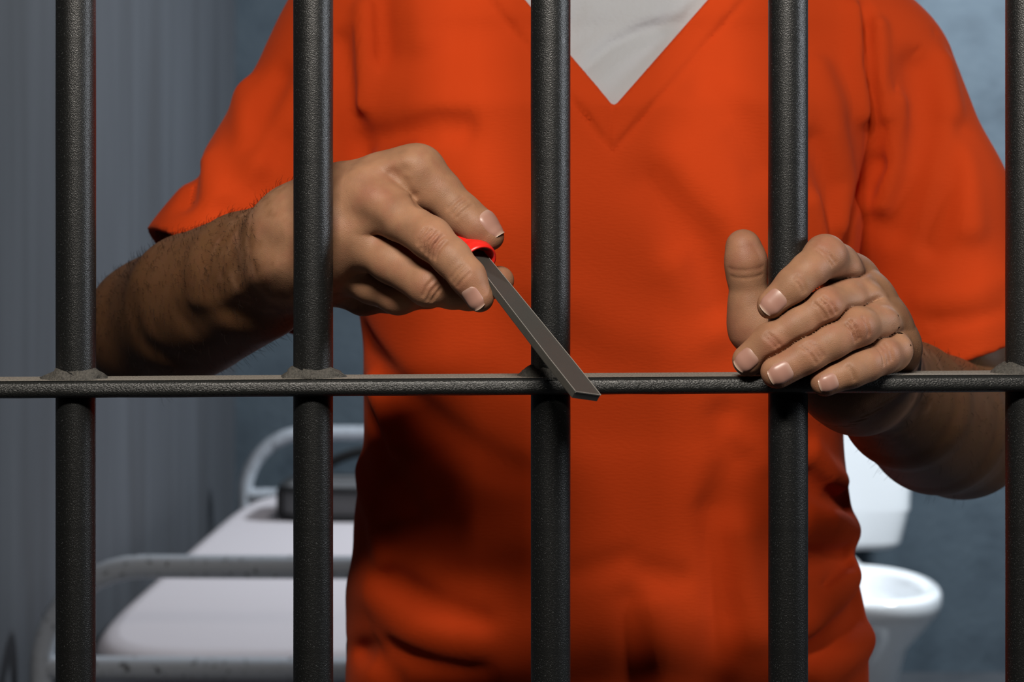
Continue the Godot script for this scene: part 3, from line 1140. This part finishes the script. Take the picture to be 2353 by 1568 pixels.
func undershirt_folds(f: Shirt) -> void:
	var us := func(pts, w, h): f.stroke(poly(f, pts), w, h)
	us.call([[1345, 155], [1400, 105], [1480, 65], [1560, 50]], 0.004, -0.0032)
	us.call([[1340, 120], [1400, 80], [1500, 40]], 0.006, 0.002)
	us.call([[1380, 190], [1450, 130], [1540, 90]], 0.006, 0.0022)
	us.call([[1570, 60], [1590, 20]], 0.004, -0.002)
	us.call([[1310, 60], [1330, 20]], 0.005, -0.002)
	f.cs = f.all
	f.ss = PackedInt32Array()


func skin_colors(v: PackedVector3Array, spots: Array, left_from: int, core_from: int) -> PackedColorArray:
	var out := PackedColorArray()
	out.resize(v.size())
	var base := lin(153, 113, 86)
	var rosy := lin(142, 88, 70)
	var brown := lin(120, 88, 66)
	var tan_ := lin(88, 57, 31)
	var elbow_r := at(352, 750, -0.255)
	var wrist_r := at(705, 555, -0.05)
	var elbow_l := at(2200, 985, -0.32)
	var wrist_l := at(1985, 845, -0.085)
	var fn := FastNoiseLite.new()
	fn.seed = 5
	fn.frequency = 60.0
	fn.fractal_octaves = 3
	for i in v.size():
		var p := v[i]
		var k := fn.get_noise_3dv(p)
		var c := base.lerp(brown, clampf(0.25 + k * 0.5, 0.0, 0.7))
		c = c.lerp(rosy, clampf(fn.get_noise_3d(p.z + 3.0, p.x, p.y) * 0.5, 0.0, 0.4))
		if i < core_from:
			# the forearms are tanned, with an uneven edge at the wrist
			var e := elbow_r if i < left_from else elbow_l
			var w := (wrist_r if i < left_from else wrist_l) - e
			var t := (p - e).dot(w) / w.length_squared()
			c = c.lerp(tan_, 0.75 * (1.0 - smoothstep(0.82, 1.06, t + 0.25 * k)))
		for s in spots:
			var d2 := p.distance_squared_to(s[0])
			var r2: float = s[1] * s[1]
			if d2 < r2 * 5.0:
				c = c.lerp(s[2], s[3] * exp(-d2 / r2) * (0.85 + 0.5 * k))
		out[i] = c
	return out

var jobs := {}

func run(key: String, f: Field, lo: Vector3, hi: Vector3, h: float, margin: float, cn := Vector3.ZERO, cd := 0.0) -> void:
	var th := Thread.new()
	th.start(func(): return surface(f, lo, hi, h, margin, cn, cd))
	jobs[key] = th

func person() -> void:
	var fr := arm_right()
	var fl := arm_left()
	var core := body_core()
	var sh := shirt_field()
	folds(sh)
	var us := shirt_field()
	us.inset = 0.0065
	us.neck_on = false
	undershirt_folds(us)
	var sh2 := shirt_field()
	# each runs on a thread of its own; a field is used by one thread at a time
	var fr2 := arm_right()
	nails.resize(6)
	run("hand_r", fr, at(690, 320, 0.04) + Vector3(-0.045, -0.125, -0.16), at(1200, 320, 0.04) + Vector3(0.01, 0, 0), 0.0008, 0.002, Vector3(-1, 0.4, 0).normalized(), Vector3(-1, 0.4, 0).normalized().dot(at(700, 555, -0.05)))
	run("arm_r", fr2, Vector3(-0.31, 1.06, -0.43), Vector3(-0.08, 1.36, 0.0), 0.0025, 0.003, Vector3(1, -0.4, 0).normalized(), Vector3(1, -0.4, 0).normalized().dot(at(700, 555, -0.05)) + 0.004)
	run("hand_l", fl, Vector3(0.105, 1.06, -0.09), Vector3(0.24, 1.20, 0.045), 0.0008, 0.002, Vector3(0, 0, -1), 0.085)
	run("shirt_front", sh, Vector3(-0.28, 0.82, -0.36), Vector3(0.40, 1.42, -0.15), 0.0025, 0.012)
	var fl2 := arm_left()
	nails.resize(6)
	finish(fr, fl, fr2, fl2, core, sh2, us)

func finish(fr: Field, fl: Field, fr2: Field, fl2: Field, core: Field, sh2: Shirt, us: Shirt) -> void:
	var spots := []
	var red := lin(138, 70, 58)
	for e in [[852, 430, 0.0, 0.012], [985, 545, 0.02, 0.009], [985, 655, 0.01, 0.009], [1085, 660, 0.02, 0.008], [1090, 530, 0.0, 0.010], [1150, 640, -0.02, 0.010]]:
		spots.append([at(e[0], e[1], e[2]), e[3], red, 0.32])
	for e in [[1910, 700, 0.03, 0.008], [1975, 760, 0.03, 0.008], [1905, 575, 0.015, 0.009], [1785, 790, 0.03, 0.008], [1865, 815, 0.035, 0.007], [1800, 865, 0.03, 0.008], [1900, 885, 0.03, 0.007], [2040, 815, 0.02, 0.008], [1710, 575, -0.015, 0.013], [1690, 760, -0.02, 0.012]]:
		spots.append([at(e[0], e[1], e[2]), e[3], red, 0.32])
	# the rest on this thread
	var torso_cut := Vector3(0, 0, 1)
	run("arm_l", fl2, Vector3(0.14, 0.98, -0.44), Vector3(0.36, 1.36, -0.06), 0.0025, 0.003, Vector3(0, 0, 1), -0.081)
	run("undershirt", us, Vector3(-0.02, 1.24, -0.34), Vector3(0.17, 1.42, -0.18), 0.0025, 0.012)
	run("shirt_back", sh2, Vector3(-0.28, 0.80, -0.50), Vector3(0.40, 1.44, -0.34), 0.006, 0.012, Vector3(0, 0, 1), -0.355)
	run("core", core, Vector3(-0.18, -0.0, -0.48), Vector3(0.32, 1.76, -0.14), 0.009, 0.02, Vector3(0, 1, 0), 1.40)
	var done := {}
	for k in jobs:
		done[k] = jobs[k].wait_to_finish()
	run("head", core, Vector3(-0.06, 1.37, -0.48), Vector3(0.19, 1.76, -0.2), 0.004, 0.012, Vector3(0, -1, 0), -1.392)
	done["head"] = jobs["head"].wait_to_finish()
	var v := PackedVector3Array()
	var idx := PackedInt32Array()
	var nor := PackedVector3Array()
	var from := {}
	for k in ["hand_r", "arm_r", "hand_l", "arm_l", "core", "head"]:
		var base := v.size()
		from[k] = base
		v.append_array(done[k][0])
		nor.append_array(normals_of(done[k][0], done[k][1]))
		for i in done[k][1]:
			idx.append(i + base)
	var body := obj("person", array_mesh(v, idx, skin_colors(v, spots, from.hand_l, from.core), nor), mats.skin)
	tag(body, "man in an orange shirt standing behind the bars and holding a file", "person")
	# shirt
	var sv: PackedVector3Array = done["shirt_front"][0]
	var si: PackedInt32Array = done["shirt_front"][1]
	var sn := normals_of(sv, si)
	var sb := sv.size()
	sv.append_array(done["shirt_back"][0])
	sn.append_array(normals_of(done["shirt_back"][0], done["shirt_back"][1]))
	for i in done["shirt_back"][1]:
		si.append(i + sb)
	var pieces := [PackedInt32Array(), PackedInt32Array(), PackedInt32Array(), PackedInt32Array()]
	for t in range(0, si.size(), 3):
		var k := sh2.piece((sv[si[t]] + sv[si[t + 1]] + sv[si[t + 2]]) / 3.0)
		pieces[k].append(si[t])
		pieces[k].append(si[t + 1])
		pieces[k].append(si[t + 2])
	var shirt := obj("shirt", picked(sv, sn, pieces[0]), mats.orange_cotton, body)
	shirt.set_meta("label", "orange short-sleeved V-neck shirt")
	obj("collar", picked(sv, sn, pieces[1]), mats.orange_cotton, shirt)
	obj("sleeve", picked(sv, sn, pieces[2]), mats.orange_cotton, shirt)
	obj("sleeve", picked(sv, sn, pieces[3]), mats.orange_cotton, shirt)
	obj("undershirt", array_mesh(done["undershirt"][0], done["undershirt"][1]), mats.white_cotton, body).set_meta("label", "pale grey undershirt in the neck of the shirt")
	trousers(body)
	head_hair(body)
	for n in nails:
		fingernail(body, n)
	arm_hairs(body, done["arm_r"], done["arm_l"])

# the triangles of one piece with their own vertices
func picked(v: PackedVector3Array, n: PackedVector3Array, idx: PackedInt32Array) -> ArrayMesh:
	var to := {}
	var pv := PackedVector3Array()
	var pn := PackedVector3Array()
	var pi := PackedInt32Array()
	for i in idx:
		if not to.has(i):
			to[i] = pv.size()
			pv.append(v[i])
			pn.append(n[i])
		pi.append(to[i])
	return array_mesh(pv, pi, PackedColorArray(), pn)

func trousers(body: Node) -> void:
	var c := 0.066
	var f := Field.new()
	f.reach = 0.055
	var g := f.group(0.04, 0.03)
	f.limb(g, Vector3(c - 0.05, 0.86, -0.36), 0.095, Vector3(c + 0.05, 0.86, -0.36), 0.095)
	for s in [-1.0, 1.0]:
		f.limb(g, Vector3(c + s * 0.075, 0.82, -0.355), 0.09, Vector3(c + s * 0.1, 0.48, -0.34), 0.074)
		f.limb(g, Vector3(c + s * 0.1, 0.48, -0.34), 0.074, Vector3(c + s * 0.112, 0.12, -0.36), 0.066)
	f.cs = f.all
	var r := surface(f, Vector3(-0.2, 0.06, -0.5), Vector3(0.34, 0.88, -0.2), 0.012, 0.02)
	obj("trousers", array_mesh(r[0], r[1]), mats.orange_cotton, body).set_meta("label", "orange trousers")
	for s in [-1.0, 1.0]:
		var sole := []
		for e in [[0.0, 0.044, 0.135], [0.02, 0.047, 0.138], [0.03, 0.045, 0.135], [0.06, 0.042, 0.125], [0.08, 0.036, 0.09], [0.09, 0.03, 0.07]]:
			sole.append(ring(Vector3(c + s * 0.118, e[0], -0.29 - e[0] * 0.6), e[1], e[2], 2.6, 28))
		obj("shoe", loft(sole), mats.bag_black, body)

func head_hair(body: Node) -> void:
	var rings := []
	for e in [[1.575, -0.415, 0.055, 0.035], [1.6, -0.40, 0.088, 0.055], [1.64, -0.385, 0.094, 0.085], [1.67, -0.37, 0.09, 0.092], [1.70, -0.362, 0.074, 0.078], [1.718, -0.36, 0.05, 0.052], [1.726, -0.36, 0.02, 0.02]]:
		rings.append(ring(Vector3(0.064, e[0], e[1]), e[2], e[3], 2.1, 36))
	obj("hair", loft(rings), mats.arm_hair, body).set_meta("label", "short dark hair")

func fingernail(body: Node, n: Array) -> void:
	var p0: Vector3 = n[0]
	var p1: Vector3 = n[1]
	var axis := (p1 - p0).normalized()
	var out: Vector3 = (n[4] - axis * axis.dot(n[4])).normalized()
	var side := axis.cross(out)
	var f: Field = n[8]
	f.cs = f.all
	f.ss = PackedInt32Array()
	var w: float = n[5]
	var l: float = n[6]
	var rt: float = n[3]
	var tip := p1 + axis * (rt * 0.72)
	var v := PackedVector3Array()
	var idx := PackedInt32Array()
	var cols := PackedColorArray()
	var pink := lin(160, 120, 106)
	var moon := lin(170, 136, 122)
	var edge := lin(190, 170, 152)
	var nu := 14
	var nv := 16
	for j in nv + 1:
		var t := float(j) / nv
		var q := tip - axis * l * (1.0 - t)
		var s := clampf((q - p0).dot(axis) / p0.distance_to(p1), 0.0, 1.35)
		var r: float = lerpf(n[2], rt, minf(s, 1.0))
		var ax := p0 + axis * (q - p0).dot(axis)
		# outline: round at the root, a little round at the tip
		var half := w / 2 * (sqrt(clampf(1.0 - pow(maxf(0.0, 1.0 - t * 3.2), 2.2), 0.0, 1.0)) * 0.97 + 0.03) * (1.0 - 0.10 * pow(t, 6.0))
		var bend := r * 1.02
		for i in nu + 1:
			var u := float(i) / nu * 2.0 - 1.0
			var th := u * half / bend
			var lift := 0.00035 - 0.0009 * pow(absf(u), 8.0) - 0.0009 * pow(1.0 - t, 10.0) + 0.0003 * t
			var dir := out * cos(th) + side * sin(th)
			var near := 0.0
			var far := 0.02
			for step in 13:
				var half_way := (near + far) / 2
				if f.shape(ax + dir * half_way) < 0.0:
					near = half_way
				else:
					far = half_way
			var rise := lerpf(near, maxf(near, r * 0.8), smoothstep(0.7, 1.0, t))
			v.append(ax + dir * (rise + lift) - axis * 0.0012 * u * u * pow(t, 5.0))
			var c := pink
			c = c.lerp(moon, smoothstep(0.30, 0.10, t + 0.12 * u * u))
			c = c.lerp(edge, smoothstep(0.92, 0.96, t - 0.03 * u * u) * 0.8)
			cols.append(c)
			if i and j:
				var b := j * (nu + 1) + i
				idx.append_array(PackedInt32Array([b - nu - 2, b - nu - 1, b, b - nu - 2, b, b - 1]))
	obj("fingernail", array_mesh(v, idx, cols), mats.nail, body)

func arm_hairs(body: Node, r: Array, l: Array) -> void:
	var rng := RandomNumberGenerator.new()
	rng.seed = 77
	var v := PackedVector3Array()
	var nor := PackedVector3Array()
	var idx := PackedInt32Array()
	for e in [[r, at(352, 760, -0.255), at(700, 555, -0.05), 3800], [l, at(2200, 985, -0.32), at(1985, 845, -0.085), 1400]]:
		var pv: PackedVector3Array = e[0][0]
		var pn := normals_of(pv, e[0][1])
		var ax: Vector3 = (e[2] - e[1])
		var made := 0
		for tries in 40000:
			if made >= e[3]:
				break
			var i := rng.randi_range(0, pv.size() - 1)
			var t: float = (pv[i] - e[1]).dot(ax) / ax.length_squared()
			if t < -0.05 or t > 1.0 or pn[i].y < -0.35 and rng.randf() < 0.7:
				continue
			made += 1
			var n := pn[i]
			var along := (ax.normalized() - n * n.dot(ax.normalized())).normalized()
			var d := (along * rng.randf_range(0.5, 1.2) + Vector3(0, rng.randf_range(-0.7, 0.3), 0) + n * rng.randf_range(0.25, 0.8)).normalized()
			var len := rng.randf_range(0.005, 0.014)
			var p := pv[i] - n * 0.0004
			var s := d.cross(n).normalized()
			var pts := [p, p + d * len * 0.5, p + d * len * 0.8 + along * len * 0.18 - n * len * 0.05 + Vector3(0, -0.1 * len, 0)]
			var base := v.size()
			for k in 3:
				var w: float = [0.0001, 0.00008, 0.00002][k]
				for m in 3:
					var o: Vector3 = s * cos(TAU * m / 3) + n * sin(TAU * m / 3)
					v.append(pts[k] + o * w)
					nor.append(o)
			for k in 2:
				for m in 3:
					var q := base + k * 3 + m
					var q2 := base + k * 3 + (m + 1) % 3
					idx.append_array(PackedInt32Array([q, q2, q + 3, q2, q2 + 3, q + 3]))
	obj("arm_hair", array_mesh(v, idx, PackedColorArray(), nor), mats.arm_hair, body).set_meta("kind", "stuff")


# ---------------------------------------------------------------- the file
func hand_file() -> void:
	var tip := at(1347, 911, 0.085)
	var e := Vector3(0.745, -0.105, -0.66).normalized()      # across the blade
	var a := (tip - at(1100, 599, -0.008)).normalized()    # along it, to the tip
	e = (e - a * a.dot(e)).normalized()
	var n := e.cross(a) * -1.0                                    # out of the broad face
	if n.z < 0:
		n = -n
	var t := thing("hand_file", "flat steel file with a red handle held against the bar", "file", tip)
	t.basis = Basis(e, n, e.cross(n))
	var sgn := 1.0 if t.basis.z.dot(a) > 0 else -1.0
	# the blade lies along local z, its broad face along local x
	var w := 0.0084
	var h := 0.0021
	var long := 0.150
	var v := PackedVector3Array()
	var rings := []
	var steps := 300
	for i in steps + 1:
		var z := -sgn * long * (1.0 - float(i) / steps)
		var tooth := 0.00012 * (1 if i % 2 else -1)
		var k := lerpf(0.76, 1.0, minf(1.0, 1.25 * i / steps))
		var rg := PackedVector3Array()
		for c in [[-1, -0.8], [-1, 0.8], [-0.985, 1.0], [0.985, 1.0], [1, 0.8], [1, -0.8], [0.985, -1], [-0.985, -1]]:
			rg.append(Vector3(c[0] * (w * k + (tooth if absf(c[0]) > 0.9 else 0.0)), c[1] * h, z))
		rings.append(rg)
	var blade := obj("blade", flat_loft(rings), mats.file_steel, t)
	# the worn edges and the teeth that show at the tip
	for e2 in [-1.0, 1.0]:
		var edge := []
		for i in 120:
			var z := -sgn * long * (1.0 - i / 119.0)
			edge.append(Vector3(e2 * w * lerpf(0.76, 1.0, minf(1.0, 1.25 * i / 119.0)) * 0.992, h + 0.00005 + 0.00005 * (i % 2), z))
		obj("worn_edge", tube(edge, 0.00022, 5), mats.file_edge, blade)
	for i in 22:
		var x := lerpf(-w * 0.95, w * 0.95, i / 21.0)
		obj("tooth", tube([Vector3(x, h * 0.6, sgn * 0.0001), Vector3(x + 0.0002, h + 0.00025, sgn * 0.0003)], 0.00028, 4), mats.file_edge, blade)
	# handle: flared hollow mouth, then a grip
	var mouth := at(1100, 599, -0.008)
	var back := 0.085
	var prof := [[0.0035, 0.009], [0.0078, 0.008], [0.0086, 0.001], [0.0090, -0.0012], [0.0101, -0.0012], [0.0105, 0.0004], [0.0104, 0.004], [0.0088, 0.008], [0.0076, 0.012], [0.0080, 0.03], [0.0100, 0.06], [0.0092, 0.08], [0.005, 0.086]]
	var hd := obj("handle", lathe(prof, 40), mats.red_plastic, t)
	hd.set_meta("label", "red plastic handle")
	hd.position = t.basis.inverse() * (mouth - tip)
	hd.basis = Basis(Vector3.RIGHT, PI / 2 * (-sgn))

func flat_loft(rings: Array) -> ArrayMesh:
	var st := SurfaceTool.new()
	st.begin(Mesh.PRIMITIVE_TRIANGLES)
	st.set_smooth_group(-1)
	var n: int = rings[0].size()
	for i in rings.size() - 1:
		for j in n:
			var p: Vector3 = rings[i][j]
			var q: Vector3 = rings[i][(j + 1) % n]
			var r: Vector3 = rings[i + 1][j]
			var s: Vector3 = rings[i + 1][(j + 1) % n]
			for x in [p, r, q, q, r, s]:
				st.set_uv(Vector2(x.x, x.z) * 100.0)
				st.add_vertex(x)
	for e in [0, rings.size() - 1]:
		for j in range(1, n - 1):
			for x in ([rings[e][0], rings[e][j], rings[e][j + 1]] if e == 0 else [rings[e][0], rings[e][j + 1], rings[e][j]]):
				st.set_uv(Vector2(x.x, x.y) * 100.0)
				st.add_vertex(x)
	st.generate_normals()
	return st.commit()
